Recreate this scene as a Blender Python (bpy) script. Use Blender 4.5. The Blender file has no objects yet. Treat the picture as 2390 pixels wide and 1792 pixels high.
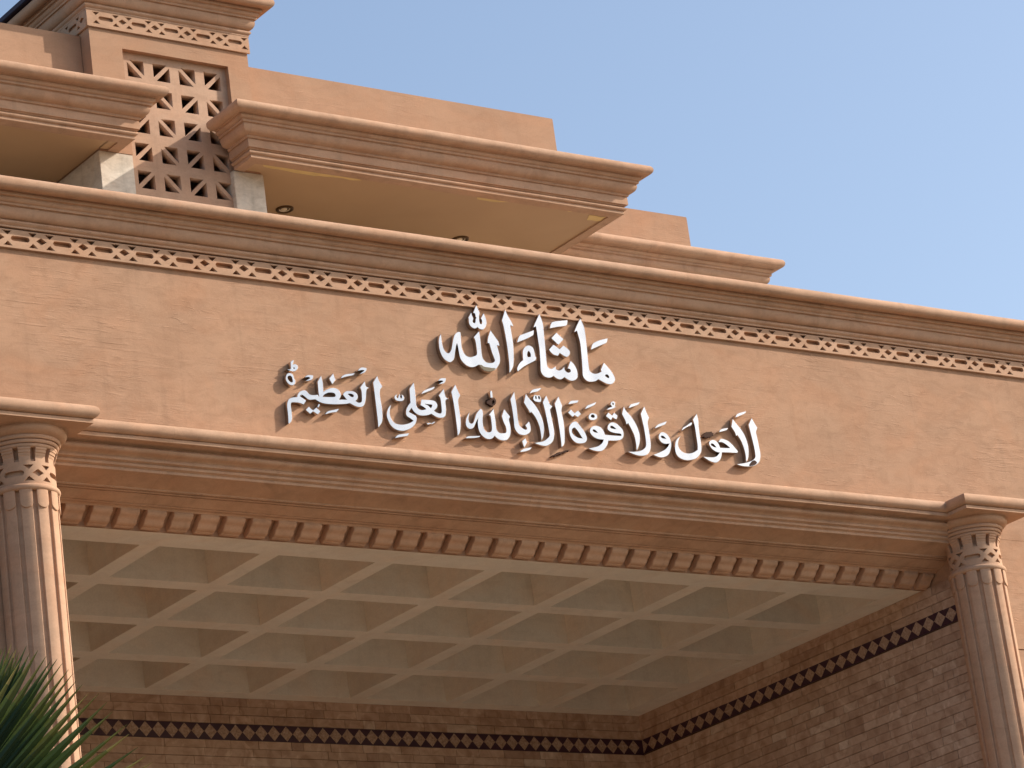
import bpy, bmesh, math, random
from mathutils import Vector, Matrix, noise
random.seed(7)
C = bpy.context.scene.collection
SC = bpy.context.scene
R = math.radians

# ------------------------------------------------------------------ camera
cam_data = bpy.data.cameras.new('camera'); cam = bpy.data.objects.new('camera', cam_data); C.objects.link(cam)
cam_data.sensor_width = 36.0; cam_data.lens = 120.39
cam_data.clip_start = 0.1; cam_data.clip_end = 3000
right = Vector((0.80814956, -0.57482449, -0.12833977))
up = Vector((-0.09179997, -0.33817376, 0.93659558))
fwd = Vector((0.58177922, 0.74512771, 0.32606384))
m = Matrix.Identity(4)
for i in range(3):
    m[i][0] = right[i]; m[i][1] = up[i]; m[i][2] = -fwd[i]
m[0][3], m[1][3], m[2][3] = -17.45338, -22.35383, 1.61808
cam.matrix_world = m
SC.camera = cam

# ------------------------------------------------------------------ sky and sun
SUN = Vector((2.1, -1.0, 1.45)).normalized()
el = math.asin(SUN.z); az = math.atan2(SUN.x, SUN.y)
world = bpy.data.worlds.new('World'); SC.world = world; world.use_nodes = True
nt = world.node_tree
bg = nt.nodes['Background']
sky = nt.nodes.new('ShaderNodeTexSky'); sky.sky_type = 'NISHITA'; sky.sun_disc = False
sky.sun_elevation = el; sky.sun_rotation = az
sky.air_density = 1.0; sky.dust_density = 2.5; sky.ozone_density = 0.35; sky.altitude = 200
nt.links.new(sky.outputs[0], bg.inputs[0]); bg.inputs[1].default_value = 0.15
sd = bpy.data.lights.new('sun', 'SUN'); sd.energy = 3.9; sd.angle = R(0.53); sd.color = (1.0, 0.90, 0.78)
sun = bpy.data.objects.new('sun', sd); C.objects.link(sun)
sun.rotation_euler = SUN.to_track_quat('Z', 'Y').to_euler(); sun.location = (20, -12, 30)
SC.view_settings.view_transform = 'Standard'; SC.view_settings.look = 'None'
SC.view_settings.exposure = 0.48; SC.view_settings.gamma = 1.0
SC.cycles.use_denoising = True
SC.cycles.blur_glossy = 0.0; SC.cycles.sample_clamp_indirect = 25; SC.cycles.caustics_reflective = True
SC.cycles.max_bounces = 10; SC.cycles.diffuse_bounces = 6; SC.cycles.glossy_bounces = 4

# ------------------------------------------------------------------ materials
def new_mat(name):
    M = bpy.data.materials.new(name); M.use_nodes = True
    return M, M.node_tree, M.node_tree.nodes['Principled BSDF']
def pos(nt, scale=(1, 1, 1)):
    g = nt.nodes.new('ShaderNodeNewGeometry'); mp = nt.nodes.new('ShaderNodeMapping')
    mp.inputs['Scale'].default_value = scale
    nt.links.new(g.outputs['Position'], mp.inputs['Vector']); return mp.outputs[0]
def tex_noise(nt, vec, scale, detail=4, rough=.55, dist=0):
    n = nt.nodes.new('ShaderNodeTexNoise'); n.inputs['Scale'].default_value = scale
    n.inputs['Detail'].default_value = detail; n.inputs['Roughness'].default_value = rough
    n.inputs['Distortion'].default_value = dist
    nt.links.new(vec, n.inputs['Vector']); return n.outputs['Fac']
def ramp(nt, fac, stops):
    r = nt.nodes.new('ShaderNodeValToRGB'); e = r.color_ramp.elements
    while len(e) < len(stops): e.new(0.5)
    for k, (p, c) in zip(e, stops):
        k.position = p; k.color = (*c, 1) if len(c) == 3 else c
    nt.links.new(fac, r.inputs[0]); return r.outputs[0]
def mul(nt, a, b, fac=1.0, mode='MULTIPLY'):
    x = nt.nodes.new('ShaderNodeMix'); x.data_type = 'RGBA'; x.blend_type = mode
    x.inputs[0].default_value = fac
    for s, v in ((x.inputs[6], a), (x.inputs[7], b)):
        if isinstance(v, tuple): s.default_value = (*v, 1)
        else: nt.links.new(v, s)
    return x.outputs[2]
def math_n(nt, op, a, b):
    x = nt.nodes.new('ShaderNodeMath'); x.operation = op
    for s, v in ((x.inputs[0], a), (x.inputs[1], b)):
        if isinstance(v, (int, float)): s.default_value = v
        else: nt.links.new(v, s)
    return x.outputs[0]
def bump(nt, height, strength, dist, bsdf, prev=None):
    b = nt.nodes.new('ShaderNodeBump'); b.inputs['Strength'].default_value = strength
    b.inputs['Distance'].default_value = dist
    nt.links.new(height, b.inputs['Height'])
    if prev is not None: nt.links.new(prev, b.inputs['Normal'])
    nt.links.new(b.outputs[0], bsdf.inputs['Normal']); return b.outputs[0]
def g(v): return (v, v, v)

def stucco(name, base, mottle=.16, streaks=0.0, grain=.5, stain=.12, panels=0):
    M, nt, b = new_mat(name)
    p = pos(nt)
    n1 = tex_noise(nt, p, .9, 5, .6, .4)
    c = ramp(nt, n1, [(.25, g(1 - mottle)), (.75, g(1 + mottle))])
    n2 = tex_noise(nt, pos(nt, (1.0, 1.0, 2.2)), 4.5, 6, .65, .8)
    c2 = ramp(nt, n2, [(.28, (1 - stain, 1 - stain * 1.1, 1 - stain * 1.2)), (.55, g(1.0)), (.8, g(1.0 + stain * .5))])
    col = mul(nt, mul(nt, base, c), c2)
    hue = ramp(nt, tex_noise(nt, pos(nt, (1, 1, 1.3)), 1.7, 4, .6, 1.0), [(.3, (1.0, 1.03, 1.05)), (.5, g(1)), (.72, (1.03, .97, .93))])
    col = mul(nt, col, hue)
    drip = ramp(nt, tex_noise(nt, pos(nt, (3.2, 3.2, .22)), 2.0, 4, .6, .2), [(.30, g(1 - .6 * stain)), (.46, g(1)), (1, g(1))])
    col = mul(nt, col, drip)
    if panels:
        sx = nt.nodes.new('ShaderNodeSeparateXYZ'); nt.links.new(p, sx.inputs[0])
        fl = math_n(nt, 'FLOOR', math_n(nt, 'MULTIPLY', math_n(nt, 'ADD', sx.outputs[0], math_n(nt, 'MULTIPLY', sx.outputs[1], .3)), 1 / panels), 0)
        wn = nt.nodes.new('ShaderNodeTexWhiteNoise'); wn.noise_dimensions = '1D'; nt.links.new(fl, wn.inputs['W'])
        col = mul(nt, col, ramp(nt, wn.outputs['Value'], [(0, (.95, .94, .93)), (1, (1.04, 1.04, 1.05))]))
        fr = math_n(nt, 'FRACT', math_n(nt, 'MULTIPLY', sx.outputs[0], 1 / panels), 0)
        wob = math_n(nt, 'ADD', fr, math_n(nt, 'MULTIPLY', tex_noise(nt, p, 25, 3), .004))
        col = mul(nt, col, ramp(nt, wob, [(0, g(.78)), (.0030, g(.78)), (.0045, g(1)), (1, g(1))]))
    n5 = tex_noise(nt, p, 60, 3, .6)
    col = mul(nt, col, ramp(nt, n5, [(.3, g(.95)), (.7, g(1.05))]))
    nt.links.new(col, b.inputs['Base Color'])
    b.inputs['Roughness'].default_value = .88; b.inputs['Specular IOR Level'].default_value = .2
    h = math_n(nt, 'MULTIPLY', tex_noise(nt, p, 90, 4, .6), .30)
    h = math_n(nt, 'ADD', h, math_n(nt, 'MULTIPLY', tex_noise(nt, p, 7, 4, .6), .5))
    nb = bump(nt, h, grain, .004, b)
    if streaks:
        gg = nt.nodes.new('ShaderNodeNewGeometry')
        def layer(sc, rot, scale, stops, lo, hi, msc):
            v = nt.nodes.new('ShaderNodeMapping'); v.inputs['Rotation'].default_value = (0, R(rot), 0)
            v.inputs['Scale'].default_value = sc
            nt.links.new(gg.outputs['Position'], v.inputs[0])
            t = ramp(nt, tex_noise(nt, v.outputs[0], scale, 6, .6, .8), stops)
            mask = ramp(nt, tex_noise(nt, pos(nt, (1, 1, 1.6)), msc, 3, .5, .4), [(lo, g(0)), (hi, g(1))])
            mx = nt.nodes.new('ShaderNodeMix'); mx.data_type = 'FLOAT'
            nt.links.new(mask, mx.inputs[0]); mx.inputs[2].default_value = .5; nt.links.new(t, mx.inputs[3])
            return mx.outputs[0]
        a = layer((1.9, 1, 17), -5, 1.5, [(.30, g(.95)), (.42, g(.62)), (.50, g(.5)), (.62, g(.5)), (.72, g(.2))], .44, .66, .8)
        c_ = layer((3.2, 1, 15), 7, 2.1, [(.30, g(.85)), (.44, g(.5)), (1.0, g(.5))], .50, .68, 1.3)
        bump(nt, math_n(nt, 'ADD', a, c_), streaks, .010, b, nb)
    return M

def plain(name, base, rough=.8, metal=0.0, spec=.3):
    M, nt, b = new_mat(name)
    n = tex_noise(nt, pos(nt), 9, 4)
    nt.links.new(mul(nt, base, ramp(nt, n, [(.3, g(.9)), (.7, g(1.08))])), b.inputs['Base Color'])
    b.inputs['Roughness'].default_value = rough; b.inputs['Metallic'].default_value = metal
    b.inputs['Specular IOR Level'].default_value = spec
    return M

WALL = stucco('terracotta_stucco', (.41, .243, .152), .11, .75, .5, .16)
UPPER = stucco('upper_stucco', (.41, .243, .152), .11, .5, .4, .10)
TRIM = stucco('cast_trim', (.49, .308, .203), .07, 0, .22, .18, 1.83)
COLM = stucco('column_stone', (.49, .305, .20), .07, 0, .2, .14)
CEIL = stucco('cream_ceiling_paint', (.71, .665, .585), .05, 0, .15, .09)
RAW = stucco('bare_plaster', (.62, .555, .47), .10, 0, .3, .28)
SCREEN = stucco('screen_stone', (.48, .312, .215), .07, 0, .3, .14)

def soffit_mat():
    M, nt, b = new_mat('yellow_soffit_paint')
    p = pos(nt)
    c = ramp(nt, tex_noise(nt, p, .8, 4, .5, .5), [(.3, (.43, .265, .14)), (.7, (.50, .315, .17))])
    nt.links.new(c, b.inputs['Base Color'])
    b.inputs['Roughness'].default_value = .6
    bump(nt, tex_noise(nt, p, 5, 3), .12, .004, b)
    return M
SOFFIT = soffit_mat()
PATCH = plain('bare_filler', (.66, .47, .20), .7)

def brick_mat():
    M, nt, b = new_mat('sandstone_bricks')
    at = nt.nodes.new('ShaderNodeAttribute'); at.attribute_name = 'tint'
    p = pos(nt)
    base = ramp(nt, at.outputs['Fac'], [(0, (.33, .21, .145)), (.3, (.41, .275, .19)), (.6, (.46, .315, .225)), (.85, (.50, .365, .27)), (1, (.54, .42, .325))])
    n = ramp(nt, tex_noise(nt, p, 7, 5, .6, 1.0), [(.35, (.78, .72, .68)), (.52, g(1)), (.68, (1.12, 1.15, 1.18))])
    v = nt.nodes.new('ShaderNodeTexVoronoi'); v.inputs['Scale'].default_value = 9; nt.links.new(p, v.inputs['Vector'])
    vv = ramp(nt, tex_noise(nt, p, 4.5, 2, .4, 2.2), [(.62, g(1)), (.64, (1.13, 1.17, 1.2))])
    nt.links.new(mul(nt, mul(nt, base, n), vv), b.inputs['Base Color'])
    b.inputs['Roughness'].default_value = .75
    bump(nt, tex_noise(nt, p, 30, 4), .3, .004, b)
    return M
BRICK = brick_mat()
MORTAR = plain('mortar', (.13, .08, .055), .9)
PURPLE = plain('plum_glazed_tile', (.040, .012, .026), .35, 0, .5)
def diamond_mat():
    M, nt, b = new_mat('speckled_stone')
    p = pos(nt)
    c = ramp(nt, tex_noise(nt, p, 45, 3, .7), [(.35, (.24, .15, .105)), (.5, (.36, .24, .165)), (.66, (.44, .33, .25))])
    nt.links.new(c, b.inputs['Base Color']); b.inputs['Roughness'].default_value = .6
    return M
DIAMOND = diamond_mat()

def metal_mat():
    M, nt, b = new_mat('polished_steel')
    b.inputs['Base Color'].default_value = (.385, .40, .415, 1)
    b.inputs['Metallic'].default_value = 1.0
    p = pos(nt)
    r = math_n(nt, 'ADD', math_n(nt, 'MULTIPLY', tex_noise(nt, p, 5, 3), .12), .14)
    nt.links.new(r, b.inputs['Roughness'])
    bump(nt, tex_noise(nt, p, 2.6, 2), .22, .03, b)
    return M
STEEL = metal_mat()
def return_mat():
    M, nt, b = new_mat('steel_return')
    b.inputs['Base Color'].default_value = (.55, .47, .42, 1); b.inputs['Metallic'].default_value = 1.0  # brown tint imitates the wall reflected in the letter sides
    b.inputs['Roughness'].default_value = .16
    return M
RETURN = return_mat()
RUST = plain('rust', (.05, .022, .014), .9)
GRIME = plain('grime', (.20, .17, .12), .9)
INNER_SHADE = plain('painted_interior_shade', (.07, .042, .034), .9)  # shade behind the screen put into a dark colour
FLASH = plain('roof_membrane', (.022, .011, .028), .6)
BRONZE = plain('bronze_ring', (.10, .055, .025), .4, .6)
LAMPG = plain('frosted_lamp', (.75, .6, .42), .3)
ROOFM = plain('roof_screed', (.45, .40, .34), .9)

def paving_mat():
    M, nt, b = new_mat('pale_paving')
    br = nt.nodes.new('ShaderNodeTexBrick'); br.inputs['Scale'].default_value = 2.2
    br.inputs['Color1'].default_value = (.36, .265, .175, 1); br.inputs['Color2'].default_value = (.33, .24, .158, 1)
    br.inputs['Mortar'].default_value = (.14, .12, .10, 1); br.inputs['Mortar Size'].default_value = .012
    nt.links.new(pos(nt), br.inputs['Vector']); nt.links.new(br.outputs[0], b.inputs['Base Color'])
    b.inputs['Roughness'].default_value = .8
    return M
PAVING = paving_mat()
def lawn_mat():
    M, nt, b = new_mat('lawn')
    p = pos(nt)
    c = ramp(nt, tex_noise(nt, p, 3, 6, .7), [(.3, (.055, .045, .030)), (.7, (.085, .075, .05))])
    nt.links.new(c, b.inputs['Base Color']); b.inputs['Roughness'].default_value = .95
    bump(nt, tex_noise(nt, p, 40, 4, .7), .8, .03, b)
    return M
LAWN = lawn_mat()
ABSORBER = plain('light_absorbing_floor', (.09, .07, .06), .45)  # dark floor colour made up to keep bounced light off the rear ceiling
GRANITE = plain('pale_marble', (.55, .46, .36), .5)

def leaf_mat():
    M, nt, b = new_mat('palm_leaf')
    at = nt.nodes.new('ShaderNodeAttribute'); at.attribute_name = 'tint'
    c = ramp(nt, at.outputs['Fac'], [(0, (.024, .046, .026)), (.45, (.050, .080, .036)), (.75, (.12, .12, .045)), (1, (.42, .32, .17))])
    nt.links.new(c, b.inputs['Base Color']); b.inputs['Roughness'].default_value = .5
    b.inputs['Specular IOR Level'].default_value = .25
    tr = nt.nodes.new('ShaderNodeBsdfTranslucent'); mx = nt.nodes.new('ShaderNodeMixShader'); mx.inputs[0].default_value = .28
    nt.links.new(mul(nt, c, (1.6, 1.5, .55)), tr.inputs['Color'])
    out = nt.nodes['Material Output']
    nt.links.new(b.outputs[0], mx.inputs[1]); nt.links.new(tr.outputs[0], mx.inputs[2]); nt.links.new(mx.outputs[0], out.inputs['Surface'])
    return M
LEAF = leaf_mat()
BARK = stucco('palm_bark', (.16, .11, .07), .2, 0, 1.0, .3)

# ------------------------------------------------------------------ builders
BASE = {}
def empty(name, loc, label, cat, group=None):
    o = bpy.data.objects.new(name, None); o.empty_display_size = .3; C.objects.link(o)
    o.location = loc; o['label'] = label; o['category'] = cat
    if group: o['group'] = group
    BASE[o] = Vector(loc); return o
def base_of(p):
    b = Vector((0, 0, 0))
    while p is not None:
        b += p.location; p = p.parent
    return b
def link_mesh(name, me, mats, parent=None, smooth=30, kind=None):
    for t in (mats if isinstance(mats, (list, tuple)) else [mats]): me.materials.append(t)
    if smooth is not None:
        for p in me.polygons: p.use_smooth = True
        me.set_sharp_from_angle(angle=R(smooth))
    o = bpy.data.objects.new(name, me); C.objects.link(o)
    if parent is not None:
        o.parent = parent
        me.transform(Matrix.Translation(-base_of(parent)))
    if kind: o['kind'] = kind
    return o
class MB:
    def __init__(s): s.v = []; s.f = []; s.m = []; s.t = []; s.cur = 0; s.tint = None
    def add(s, vs, fs):
        k = len(s.v); s.v += [tuple(x) for x in vs]
        for f in fs:
            s.f.append([i + k for i in f]); s.m.append(s.cur); s.t.append(s.tint or 0.0)
    def box(s, x0, x1, y0, y1, z0, z1):
        s.add([(x0, y0, z0), (x1, y0, z0), (x1, y1, z0), (x0, y1, z0), (x0, y0, z1), (x1, y0, z1), (x1, y1, z1), (x0, y1, z1)],
              [(0, 3, 2, 1), (4, 5, 6, 7), (0, 1, 5, 4), (1, 2, 6, 5), (2, 3, 7, 6), (3, 0, 4, 7)])
    def build(s, name, mats, parent=None, smooth=30, bevel=0, kind=None):
        me = bpy.data.meshes.new(name); me.from_pydata(s.v, [], s.f)
        for p, i in zip(me.polygons, s.m): p.material_index = i
        if any(s.t):
            a = me.attributes.new('tint', 'FLOAT', 'FACE')
            a.data.foreach_set('value', s.t)
        if bevel:
            bm = bmesh.new(); bm.from_mesh(me)
            bmesh.ops.bevel(bm, geom=list(bm.edges), offset=bevel, segments=2, affect='EDGES', clamp_overlap=True)
            bm.to_mesh(me); bm.free()
        return link_mesh(name, me, mats, parent, smooth, kind)

def sweep(name, prof, path, mat, parent, amp=.0014, step=.14, caps=False, closed=False):
    """prof: (outward, z) points from bottom to top; path: plan points, outward is to the right of travel."""
    P = [Vector(p) for p in path]; pts = []
    n = len(P)
    def nrm(a, b):
        d = (b - a).normalized(); return Vector((d.y, -d.x))
    segs = n if closed else n - 1
    for i in range(segs):
        a, b = P[i], P[(i + 1) % n]
        nn = nrm(a, b)
        if closed or i > 0:
            pv = nrm(P[i - 1], a); mi = (pv + nn) / (1 + pv.dot(nn))
        else: mi = nn
        pts.append((a, mi))
        k = max(1, int((b - a).length / step))
        for j in range(1, k): pts.append((a.lerp(b, j / k), nn))
    if not closed: pts.append((P[-1], nrm(P[-2], P[-1])))
    vs, fs = [], []
    m_ = len(prof)
    for a, mi in pts:
        for j, (q, z) in enumerate(prof):
            w = noise.noise((a.x * 2.1, a.y * 2.1, j * .37)) * amp
            qq = q + w; v = a + mi * qq
            vs.append((v.x, v.y, z + noise.noise((a.x * 1.7 + 9, a.y * 1.7, j * .31)) * amp))
    L = len(pts)
    for i in range(L if closed else L - 1):
        for j in range(m_ - 1):
            a = i * m_ + j; b = ((i + 1) % L) * m_ + j
            fs.append((a, b, b + 1, a + 1))
    if caps and not closed:
        fs.append(tuple(range(m_))); fs.append(tuple(reversed(range((L - 1) * m_, L * m_))))
    mb = MB(); mb.add(vs, fs)
    return mb.build(name, mat, parent, smooth=38)
def arc(cq, cz, r, a0, a1, n=9):
    return [(cq + r * math.cos(R(a0 + (a1 - a0) * k / n)), cz + r * math.sin(R(a0 + (a1 - a0) * k / n))) for k in range(n + 1)]

def lathe(mb, prof, cx, cy, segs=64, rfun=None):
    k = len(prof); vs, fs = [], []
    for i in range(segs):
        t = 2 * math.pi * i / segs
        for r, z in prof:
            vs.append((cx + r * math.cos(t), cy + r * math.sin(t), z))
    for i in range(segs):
        for j in range(k - 1):
            a = i * k + j; b = ((i + 1) % segs) * k + j
            fs.append((a, b, b + 1, a + 1))
    mb.add(vs, fs)

def plate(splines, thick, bevel=0.0):
    """flat plate with holes in local x,y; thickness along z centred on 0"""
    cu = bpy.data.curves.new('tmp', 'CURVE'); cu.dimensions = '2D'; cu.fill_mode = 'BOTH'
    cu.extrude = thick / 2 - bevel; cu.bevel_depth = bevel; cu.bevel_resolution = 1; cu.offset = -bevel
    for pts in splines:
        s = cu.splines.new('POLY'); s.points.add(len(pts) - 1); s.use_cyclic_u = True
        for p, (x, y) in zip(s.points, pts): p.co = (x, y, 0, 1)
    o = bpy.data.objects.new('tmp', cu); C.objects.link(o)
    bpy.context.view_layer.update()
    me = bpy.data.meshes.new_from_object(o.evaluated_get(bpy.context.evaluated_depsgraph_get()))
    bpy.data.objects.remove(o); bpy.data.curves.remove(cu)
    me.materials.clear()
    return me
def orient(splines_ccw):
    return splines_ccw
FRONT = Matrix(((1, 0, 0, 0), (0, 0, -1, 0), (0, 1, 0, 0), (0, 0, 0, 1)))   # plate x,y,z -> X, Z, -Y

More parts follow.
